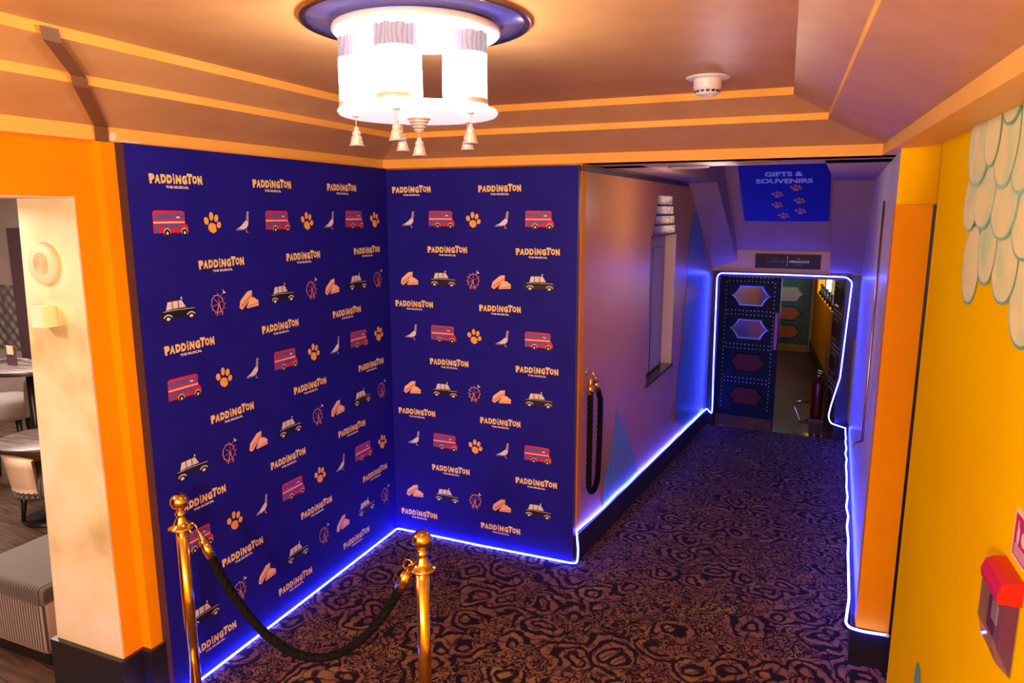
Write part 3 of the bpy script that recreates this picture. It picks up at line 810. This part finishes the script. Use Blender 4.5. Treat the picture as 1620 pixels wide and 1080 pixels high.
# ================================================================== STANCHIONS AND ROPES
def stanchion(loc, label):
    t = empty('stanchion_post', loc, label, 'stanchion', 'brass rope stanchions')
    x, y, _ = loc
    H = 1.055
    one(lambda b: b.lathe(loc, [(.145, 0), (.145, .010), (.14, .018), (.09, .030), (.045, .04), (.034, .06), (.0265, .075)], 'brass', n=48), 'base', t, origin=loc)
    one(lambda b: b.lathe(loc, [(.0255, .07), (.0255, H-.155)], 'brass', n=32), 'pole', t, origin=loc)
    one(lambda b: b.lathe(loc, [(.0265, H-.175), (.028, H-.168), (.050, H-.160), (.055, H-.154), (.050, H-.149), (.034, H-.142), (.028, H-.128), (.019, H-.110), (.017, H-.102), (.023, H-.096), (.023, H-.090), (.016, H-.083), (.014, H-.075)], 'brass', n=36), 'collar', t, origin=loc)
    one(lambda b: b.sphere((x, y, H-.039), .0385, 'brass', 32), 'ball_finial', t, origin=loc)
    return t
p1 = Vector((-1.428, 2.865, 0)); p2 = Vector((-.343, 2.507, 0))
t1 = stanchion(p1, 'brass stanchion post on the left, close to the left backdrop')
t2 = stanchion(p2, 'brass stanchion post in the centre foreground on the carpet')
dd = (p2-p1).normalized()
for t_, sgn, p in ((t1, 1, p1), (t2, -1, p2)):
    b = MB(); c = p + dd*(sgn*.06) + Vector((0, 0, .902))
    ring = [c + dd*(.022*math.cos(a)) + Vector((0, 0, .022*math.sin(a))) for a in [2*PI*k/16 for k in range(17)]]
    b.tube(ring, .0035, 'brass', n=6)
    b.build('rope_ring', t_, origin=p)
def rope_obj(label, path, e0, e1, R_=.0148, name='barrier_rope', group=None):
    b = MB(); b.tube(path, R_, 'rope', n=20, twist=42, lobes=4, amp=.34)
    o = b.build(name, label=label, cat='rope')
    for pts in (e0, e1):
        b = MB(); b.tube(pts, .0205, 'brass', n=20); b.build('end_ferrule', o)
        d = (Vector(pts[0]) - Vector(pts[-1])).normalized()
        b = MB(); b.tube([Vector(pts[0]) + d*q for q in (0, .012, .03, .045)], lambda u: .012*(1-u)+.005, 'brass', n=10); b.build('snap_hook', o)
    return o
A0 = p1 + dd*.13 + Vector((0, 0, .815)); B0 = p2 - dd*.085 + Vector((0, 0, .83))
def sag(A, B, low, n=480, skew=0.0):
    out = []
    for i in range(n+1):
        u = i/n; q = A.lerp(B, u); q.z -= low*(1-(2*u-1)**2)**.92; out.append(q)
    return out
path = sag(A0, B0, .415)
e0 = [A0 + (path[0]-path[16]).normalized()*.045, A0, path[8]]
e1 = [B0 + (path[-1]-path[-17]).normalized()*.045, B0, path[-9]]
rope_obj('black braided rope slung between the two brass stanchions', path, e0, e1)
# spare rope hung on the corridor wall
pts = []
h0, h1 = K(.125, .045, 1.115), K(.24, .045, 1.105)
zl = .42
for i in range(241): pts.append(K(.11, .045, 1.115 - (1.115-zl-.09)*i/240))
for i in range(1, 90):
    a = PI + PI*i/90; pts.append(K(.205 + .095*math.cos(a), .045, zl + .09 + .09*math.sin(a)))
for i in range(241):
    u = i/240; pts.append(K(.30 + .02*math.sin(u*PI*.8) - .06*max(0, u-.85)/.15, .045, zl + .09 + (1.105-zl-.09)*u))
rope_obj('black braided rope hung doubled from a hook on the corridor left wall', pts, [K(.11, .045, 1.165), K(.11, .045, 1.10)], [K(.215, .045, 1.16), K(.25, .045, 1.095)], name='spare_rope')
b = MB()
b.lathe(None, [(.022, 0), (.022, .006), (.01, .008)], 'brass', n=16, mx4=Matrix.Translation(K(.15, .001, 1.235)) @ Matrix.Rotation(R(-25), 4, 'Z') @ Matrix.Rotation(R(90), 4, 'Y'))
b.tube([K(.15, .006, 1.235), K(.15, .045, 1.232), K(.15, .055, 1.215), K(.15, .05, 1.20)], .005, 'brass', n=8)
b.build('wall_hook', label='small brass hook on the corridor wall carrying the doubled rope', cat='hook')

# ================================================================== CHANDELIER
CH = Vector((-.286, 2.262, 2.80))
ch = empty('chandelier', CH, 'round chandelier with lit frosted glass cylinders and hanging tassels under the ceiling', 'chandelier')
def CO(x, y, z): return CH + Vector((x, y, z))
one(lambda b: b.lathe(CH, [(.345, 0), (.345, -.010), (.335, -.014), (.325, -.010)], 'bronze', n=64, caps=False), 'ceiling_rim', ch, origin=CH)
one(lambda b: b.lathe(CH, [(.326, -.004), (.326, -.009), (.0, -.009)], 'mirror_blue', n=64, caps=False), 'ceiling_disc', ch, origin=CH, label='blue mirrored disc')
one(lambda b: b.lathe(CH, [(.12, -.009), (.12, -.016), (.235, -.018), (.250, -.024), (.252, -.036), (.243, -.044), (.0, -.046)], 'silver_white', n=64, caps=False), 'canopy', ch, origin=CH)
one(lambda b: b.lathe(CH, [(.0, -.252), (.225, -.252), (.240, -.257), (.244, -.264), (.238, -.272), (.16, -.277), (.0, -.279)], 'lit_plate', n=64, caps=False), 'lower_plate', ch, origin=CH)
one(lambda b: b.lathe(CH, [(.012, -.04), (.012, -.26)], 'pewter', n=12), 'stem', ch, origin=CH)
b = MB()
for k in range(5):
    r0 = .034 - k*.005; z0 = -.276 - k*.0085
    b.lathe(CH, [(r0, z0), (r0+.002, z0-.004), (r0-.001, z0-.0075)], 'pewter', n=28)
b.build('centre_finial', ch, origin=CH)
def tassel(x, y, z, drop):
    o = CO(x, y, z)
    t = one(lambda b: (b.lathe(o, [(.012, 0), (.010, -.005), (.003, -.008)], 'pewter', n=14), b.tube([o + Vector((0, 0, -.005)), o + Vector((0, 0, -drop))], .0014, 'pewter', n=6)), 'tassel_hanger', ch, origin=o)
    q = o + Vector((0, 0, -drop)); bb = MB(); n_ = 36
    prof = [(.003, 0), (.008, -.004), (.006, -.009), (.010, -.013), (.013, -.018), (.013, -.024), (.011, -.026), (.014, -.029), (.0165, -.038), (.0155, -.039), (.019, -.047), (.018, -.048), (.0225, -.057), (.0, -.055)]
    vs = []; fs = []
    for r0, z0 in prof:
        for k in range(n_):
            rr = r0*(1 + (.07*math.cos(12*2*PI*k/n_) if z0 < -.028 else 0)); a = 2*PI*k/n_
            vs.append(q + Vector((rr*math.cos(a), rr*math.sin(a), z0)))
    for i in range(len(prof)-1):
        for k in range(n_): fs.append((i*n_+k, i*n_+(k+1) % n_, (i+1)*n_+(k+1) % n_, (i+1)*n_+k))
    bb.faces(vs, fs, 'pewter', True); bb.build('tassel', t, origin=o)
for k, ang in enumerate((258, 330, 42, 114, 186)):
    a = R(ang); x, y = .172*math.cos(a), .172*math.sin(a); o = CO(x, y, 0)
    sh = one(lambda b: b.lathe(o, [(.064, -.235), (.064, -.112)], 'lampglass', n=40, caps=False), 'glass_shade', ch, origin=o)
    def topglass(b):
        n_ = 48; vs = []; fs = []
        for i, zz in enumerate((-.112, -.085, -.055)):
            for k2 in range(n_):
                th = 2*PI*k2/n_; sc = .003*math.cos(10*th) if i == 2 else 0
                vs.append(o + Vector((.064*math.cos(th), .064*math.sin(th), zz + sc)))
        for i in range(2):
            for k2 in range(n_): fs.append((i*n_+k2, i*n_+(k2+1) % n_, (i+1)*n_+(k2+1) % n_, (i+1)*n_+k2))
        b.faces(vs, fs, 'lampglass_top', True)
    one(topglass, 'scalloped_glass_top', sh, origin=o)
    one(lambda b: b.lathe(o, [(.066, -.252), (.067, -.250), (.067, -.238), (.064, -.235)], 'pewter', n=36, caps=False), 'shade_ring', sh, origin=o)
    tassel(.19*math.cos(a), .19*math.sin(a), -.272, .034)
tassel(0, 0, -.316, .018)

# ================================================================== SMOKE DETECTOR
sd = Vector((.831, 3.155, 2.80))
t = empty('smoke_detector', sd, 'white round smoke detector on the tan ceiling', 'smoke detector')
one(lambda b: b.lathe(sd, [(.092, 0), (.092, -.004), (.085, -.008), (.058, -.010)], 'white_plastic', n=40), 'mounting_plate', t, origin=sd)
one(lambda b: b.lathe(sd, [(.058, -.008), (.058, -.045), (.054, -.052), (.050, -.054), (.050, -.066), (.040, -.074), (.0, -.078)], 'white_plastic', n=40, caps=False), 'housing', t, origin=sd)
b = MB()
for k in range(14):
    a = 2*PI*k/14; c = sd + Vector((.0502*math.cos(a), .0502*math.sin(a), -.060)); b.box(c, (.004, .014, .008), 'black_plastic', rz=a)
b.build('vent_slots', t, origin=sd)

# corridor ceiling downlights (unlit rings in the header)
for s, t_, lb in ((.50, .52, 'round recessed downlight in the header nearest the backdrop'), (.26, .95, 'round recessed downlight in the header above the blue gifts poster')):
    c = K(s, t_, 2.514)
    b = MB(); b.lathe(c, [(.085, .0), (.11, -.004), (.115, -.008), (.125, -.006), (.13, .0)], 'mauve', n=36, caps=False); b.lathe(c, [(.085, 0), (.0, -.0005)], 'dark_edge', n=24, caps=False)
    b.build('recessed_downlight', label=lb, cat='downlight', group='header downlights', origin=c)

# ================================================================== JAMB FITTINGS
JA = -2.103
c = L(JA, -.305, 2.03)
t = empty('wall_speaker', c, 'round cream wall disc with concentric rings on the gold pilaster', 'wall speaker')
RXJ = Matrix.Translation(c) @ Matrix.Rotation(R(-22.7), 4, 'Z') @ Matrix.Rotation(R(90), 4, 'X')
one(lambda b: b.lathe(None, [(.088, 0), (.088, .012), (.082, .018), (.04, .020), (.0, .020)], 'cream_plastic', n=48, mx4=RXJ, caps=False), 'rim_disc', t)
b = MB()
for k in range(7):
    r0 = .045 - k*.006
    b.lathe(None, [(r0, .020), (r0-.0012, .0218), (r0-.003, .0205)], 'ring_gold', n=36, mx4=RXJ, caps=False, smooth=False)
b.build('grille_rings', t)
c2 = L(JA-.032, -.345, 1.815)
t = MB(); t.fbox(L, JA-.06, JA, -.345, -.270, 1.772, 1.858, 'gold_leaf'); t.build('sensor_box', label='small square gold box below the round disc on the pilaster', cat='box', origin=c2)

# ================================================================== CORRIDOR SIGNS
def sl(u, v, e=0.0):      # poster plane: u across (0 left), v down the slope in s
    return K(v, .40 + u, ms(v) - .004 - e)
b = MB()
PS0, PS1 = 3.38, 4.31
b.box8([sl(0, PS0), sl(.86, PS0), sl(.86, PS1), sl(0, PS1)], [sl(0, PS0, .008), sl(.86, PS0, .008), sl(.86, PS1, .008), sl(0, PS1, .008)], 'poster_blue')
po = b.build('hanging_poster', label='blue GIFTS & SOUVENIRS poster on the sloping soffit', cat='poster')
b = MB()
def SP(u0, v0): return lambda x, y, e=0: sl(u0 + x, v0 - y/1.22, .0095 + e)
put_text(b, 'GIFTS &', SP(.43, PS0+.255), .1, 'poster_text', off=.004, width=.36, height=.075)
b.build('lettering', po); b = MB()
put_text(b, 'SOUVENIRS', SP(.43, PS0+.345), .1, 'poster_text', off=.004, width=.54, height=.075)
b.build('lettering', po)
for u, v in ((.54, .44), (.36, .53), (.57, .62), (.35, .68), (.58, .77), (.41, .84)):
    P = SP(u, PS0+v)
    b = MB()
    for q_, (mt, pl) in enumerate(scale_i([('orange_ink', p_) for _, p_ in paw], 1.15)): b.poly([P(x, y, .0002*q_) for x, y in pl], mt)
    b.build('paw_print', po)
b = MB(); b.fbox(K, DS-.014, DS-.002, .485, 1.20, 1.583, 1.752, 'sign_dark')
sg = b.build('wall_sign', label='dark maroon sign reading THE AMBASSADOR above the double doors', cat='sign')
b = MB()
KP = lambda t0, z0: (lambda x, y: K(DS-.0155, t0+x, z0+y))
b.fbox(K, DS-.0155, DS-.014, .838, .842, 1.61, 1.735, 'sign_text')
put_text(b, 'THE', KP(.96, 1.700), .02, 'sign_text', width=.035, height=.010)
put_text(b, 'AMBASSADOR', KP(.97, 1.668), .05, 'sign_text', off=.0015, width=.225, height=.026)
put_text(b, 'LOUNGE', KP(.96, 1.633), .03, 'sign_text_dim', width=.10, height=.014)
put_text(b, 'SAVOY', KP(.71, 1.695), .03, 'sign_text_dim', width=.07, height=.013)
put_text(b, 'COCKTAIL CLUB', KP(.71, 1.665), .03, 'sign_text_dim', width=.20, height=.018)
b.build('lettering', sg)

# ================================================================== RIGHT SIDE FITTINGS
# bolt rod on the corridor right wall
b = MB()
b.tube([K(.62, RT-.012, 2.3), K(.62, RT-.012, 1.05), K(.62, RT-.012, .86)], .007, 'bronze', n=8)
b.tube([K(.62, RT-.012, .86), K(.60, RT-.05, .85), K(.52, RT-.06, .85)], .006, 'bronze', n=8)
b.build('door_rod', label='thin vertical bronze rod with a small catch on the right corridor wall', cat='rod')
# call point cover
def WB(b_, p0, p1_, q0, q1, z0, z1, mt): b_.fbox(W, p0, p1_, -q0, -q1, z0, z1, mt)
cpt_o = W(-1.50, 0, 1.25)
t = empty('fire_call_point', cpt_o, 'red fire alarm call point under a clear cover on the yellow wall', 'call point')
one(lambda b: WB(b, -1.635, -1.52, 0, .030, 1.20, 1.34, 'dark_red'), 'body', t, origin=cpt_o)
def hood(b):
    prof = [(0, 1.325), (.050, 1.325), (.053, 1.345), (.044, 1.372), (.027, 1.382), (0, 1.385)]
    for a0, a1 in ((-1.655, -1.505),):
        lo = [W(a0, -q, z) for q, z in prof]; hi = [W(a1, -q, z) for q, z in prof]; k = len(prof)
        b.faces(lo+hi, [tuple(range(k))] + [tuple(range(2*k-1, k-1, -1))] + [(i, (i+1) % k, k+(i+1) % k, k+i) for i in range(k)], 'red_plastic')
one(hood, 'hood', t, origin=cpt_o, label='bright red hood')
def cover(b):
    prof = [(.004, 1.325), (.048, 1.325), (.048, 1.22), (.036, 1.17), (.004, 1.135)]
    a0, a1 = -1.650, -1.510; k = len(prof)
    lo = [W(a0, -q, z) for q, z in prof]; hi = [W(a1, -q, z) for q, z in prof]
    b.faces(lo+hi, [tuple(range(k))] + [tuple(range(2*k-1, k-1, -1))] + [(i, (i+1) % k, k+(i+1) % k, k+i) for i in range(k)], 'clear')
one(cover, 'clear_cover', t, origin=cpt_o)
one(lambda b: WB(b, -1.60, -1.555, .030, .032, 1.24, 1.29, 'white_ink'), 'press_label', t, origin=cpt_o)
# fire sign
b = MB(); WB(b, -1.76, -1.545, 0, .004, 1.41, 1.53, 'white_ink'); fs_ = b.build('fire_sign', label='red and white fire alarm sign at the right edge, above the call point', cat='sign')
b = MB(); WB(b, -1.752, -1.553, .004, .005, 1.418, 1.522, 'red_ink'); b.build('red_field', fs_)
b = MB()
for (u, z, rx, rz) in ((-1.585, 1.475, .010, .024), (-1.58, 1.50, .004, .012), (-1.625, 1.478, .018, .018)):
    b.poly([W(u + rx*math.cos(2*PI*k/16), -.006, z + rz*math.sin(2*PI*k/16)) for k in range(16)], 'white_ink')
for k in range(4): WB(b, -1.655, -1.565, .0055, .006, 1.425+k*.007, 1.428+k*.007, 'white_ink')
b.build('pictogram', fs_)

# ================================================================== FIRE EXTINGUISHERS BEYOND THE DOOR
zf = -.405
def exting(loc, mt, label):
    x, y, z = loc
    t = empty('fire_extinguisher', loc, label, 'fire extinguisher', 'extinguishers beyond the doors')
    one(lambda b: b.lathe(loc, [(.065, 0), (.07, .02), (.07, .42), (.06, .46), (.03, .49), (.022, .52)], mt, n=24), 'cylinder', t, origin=loc)
    one(lambda b: (b.lathe((x, y, z+.52), [(.024, 0), (.024, .03), (.012, .05)], 'chrome', n=16), b.box((x, y-.02, z+.58), (.02, .10, .012), 'chrome'), b.box((x, y-.03, z+.61), (.02, .12, .010), 'chrome')), 'valve', t, origin=loc)
    one(lambda b: b.tube([(x+.02, y-.02, z+.54), (x+.09, y-.06, z+.48), (x+.09, y-.06, z+.2)], .009, 'black_plastic', n=8), 'hose', t, origin=loc)
ex = K(5.55, 1.26, zf + .05)
exting(tuple(ex), 'deep_red', 'dark red extinguisher with a chrome valve, nearest the open right door leaf')
b = MB()
lp = [K(5.35, 1.08, zf+.02), K(5.35, 1.08, zf+.05), K(5.38, 1.00, zf+.22), K(5.42, 1.03, zf+.26), K(5.5, 1.17, zf+.25)]
b.tube(smooth_path([K(5.5, 1.2, zf+.03)] + lp, rad=.03), .012, 'chrome', n=10)
b.fbox(K, 5.45, 5.65, 1.16, 1.36, zf, zf+.05, 'black_plastic')
b.build('extinguisher_stand', label='black stand with a bent chrome foot loop beyond the doors', cat='stand')

# ================================================================== BAR FURNITURE
# ottoman bench
OT = frame((0, 0), 0)
def rbox(b_, F, a0, a1, b0, b1, z0, z1, mt, rad=.03):
    bm = bmesh.new(); bmesh.ops.create_cube(bm, size=1)
    sx, sy, sz = a1-a0, b1-b0, z1-z0
    for v in bm.verts: v.co = Vector((v.co.x*sx, v.co.y*sy, v.co.z*sz))
    bmesh.ops.bevel(bm, geom=bm.edges[:], offset=rad, segments=4, affect='EDGES', profile=.5)
    vs = [F((a0+a1)/2 + v.co.x, (b0+b1)/2 + v.co.y, (z0+z1)/2 + v.co.z) for v in bm.verts]; bm.verts.index_update()
    b_.faces(vs, [[v.index for v in f.verts] for f in bm.faces], mt, True); bm.free()
oc = L(-1.75, -1.2, 0)
t = empty('bench_ottoman', oc, 'long pinstriped upholstered bench just inside the bar opening', 'bench')
OB = frame((L(-2.015, -.76).x, L(-2.015, -.76).y), 22.7)
one(lambda b: rbox(b, OB, 0, 1.25, -.56, 0, .06, .42, 'stripe', .035), 'upholstered_body', t)
one(lambda b: rbox(b, OB, -.008, 1.26, -.568, .008, .325, .435, 'stripe_dark', .03), 'seat_top', t)
one(lambda b: b.fbox(OB, .02, 1.23, -.54, -.02, 0, .06, 'black_wood'), 'plinth', t)
# round tables
def rtable(c, r, h, label, mt='tabletop'):
    t = empty('round_table', c, label, 'table', 'round bar tables')
    one(lambda b: (b.lathe(c, [(r, h-.035), (r+.004, h-.03), (r+.004, h-.004)], 'table_edge', n=48, caps=False), b.lathe(c, [(r+.004, h-.004), (r-.004, h), (0, h)], mt, n=48, caps=False), b.lathe(c, [(r, h-.035), (0, h-.035)], 'table_edge', n=48, caps=False)), 'table_top', t, origin=c)
    one(lambda b: b.lathe(c, [(.03, .03), (.03, h-.035)], 'black_wood', n=16), 'column', t, origin=c)
    one(lambda b: b.lathe(c, [(.19, 0), (.19, .012), (.05, .03)], 'black_wood', n=32), 'base_disc', t, origin=c)
    return t
rtable(L(-.80, -2.48, 0), .30, .62, 'low dark-edged round wooden table behind the striped bench')
rtable(L(-.50, -3.02, 0), .27, 1.05, 'high round bar table with a menu card on it, beside the gold pilaster')
# tub chair
def tub(c, rz, shell, seatm, label, sc=1.0, sh=.44, bh=.78, r=.29, zb=.26):
    t = empty('bar_stool' if zb > .4 else 'tub_chair', c, label, 'stool' if zb > .4 else 'chair', None); c = Vector(c)
    mx4 = Matrix.Translation(c) @ Matrix.Rotation(rz, 4, 'Z')
    def shellf(b):
        n_ = 26; rows = []
        for (rr, hz) in ((r*.80, .30), (r*.95, sh), (r*1.0, 1.0)):
            rows.append((rr, hz))
        vs = []; fs = []
        for side in (1.0, .86):
            for j in range(5):
                for i in range(n_+1):
                    u = i/n_; a = R(-35 + 250*u); f_ = math.sin(PI*u)**.6
                    top_ = sh + .14 + (bh-sh-.14)*f_; z = zb + (top_-zb)*j/4
                    rr = r*(.84 + .16*j/4)*side
                    vs.append(mx4 @ Vector((rr*math.cos(a), rr*math.sin(a), z)))
        w_ = n_+1; half = 5*w_
        for s_ in (0, 1):
            for j in range(4):
                for i in range(n_): fs.append((s_*half+j*w_+i, s_*half+j*w_+i+1, s_*half+(j+1)*w_+i+1, s_*half+(j+1)*w_+i))
        for i in range(n_):
            fs.append((4*w_+i, 4*w_+i+1, half+4*w_+i+1, half+4*w_+i)); fs.append((i, i+1, half+i+1, half+i))
        for j in range(4):
            for i in (0, n_): fs.append((j*w_+i, (j+1)*w_+i, half+(j+1)*w_+i, half+j*w_+i))
        b.faces(vs, fs, shell, True)
    one(shellf, 'curved_back', t, origin=c)
    one(lambda b: b.lathe(None, [(r*.82, sh-.16), (r*.86, sh-.12), (r*.84, sh-.02), (r*.6, sh+.01), (0, sh+.015)], seatm, n=36, mx4=mx4), 'seat', t, origin=c)
    for a in (45, 135, 225, 315):
        q = Vector((r*.62*math.cos(R(a)), r*.62*math.sin(R(a)), 0)); e = q*1.18
        one(lambda b: b.tube([mx4 @ Vector((e.x, e.y, 0)), mx4 @ Vector((q.x, q.y, sh-.14))], lambda u: .013 + .012*u, 'black_wood', n=8), 'leg', t, origin=c)
    return t
tub(L(-.80, -2.44, 0), R(67), 'cream_fabric', 'stripe_dark', 'cream tub chair with dark striped seat tucked under the low round table', sh=.40, bh=.585)
tub(L(-.42, -3.52, 0), R(20), 'grey_velvet', 'grey_velvet', 'grey velvet bar stool with curved back and black legs by the high table', sh=.72, bh=1.0, r=.27, zb=.56)
# menu card
c = L(-.54, -3.15, 1.051)
t = empty('menu_holder', c, 'small cream menu card in a dark stand on the high round table', 'menu')
one(lambda b: b.box(c + Vector((0, 0, .075)), (.10, .012, .15), 'plum', rz=R(-20)), 'card_frame', t, origin=c)
one(lambda b: b.box(c + Vector((-.002, -.008, .12)), (.07, .003, .07), 'cream_text', rz=R(-20)), 'card', t, origin=c)
# wall panels in the bar
b = MB(); b.fbox(L, 1.57, 1.598, -6.9, -6.16, .55, 1.35, 'quilt'); b.build('quilted_panel', label='quilted silver panel on the far bar wall', cat='wall panel')
b = MB(); b.fbox(L, 1.4, 1.598, -6.12, -5.9, .0, 2.05, 'plum'); b.build('framed_column', label='tall plum coloured column on the far bar wall beside the gold pilaster', cat='column')
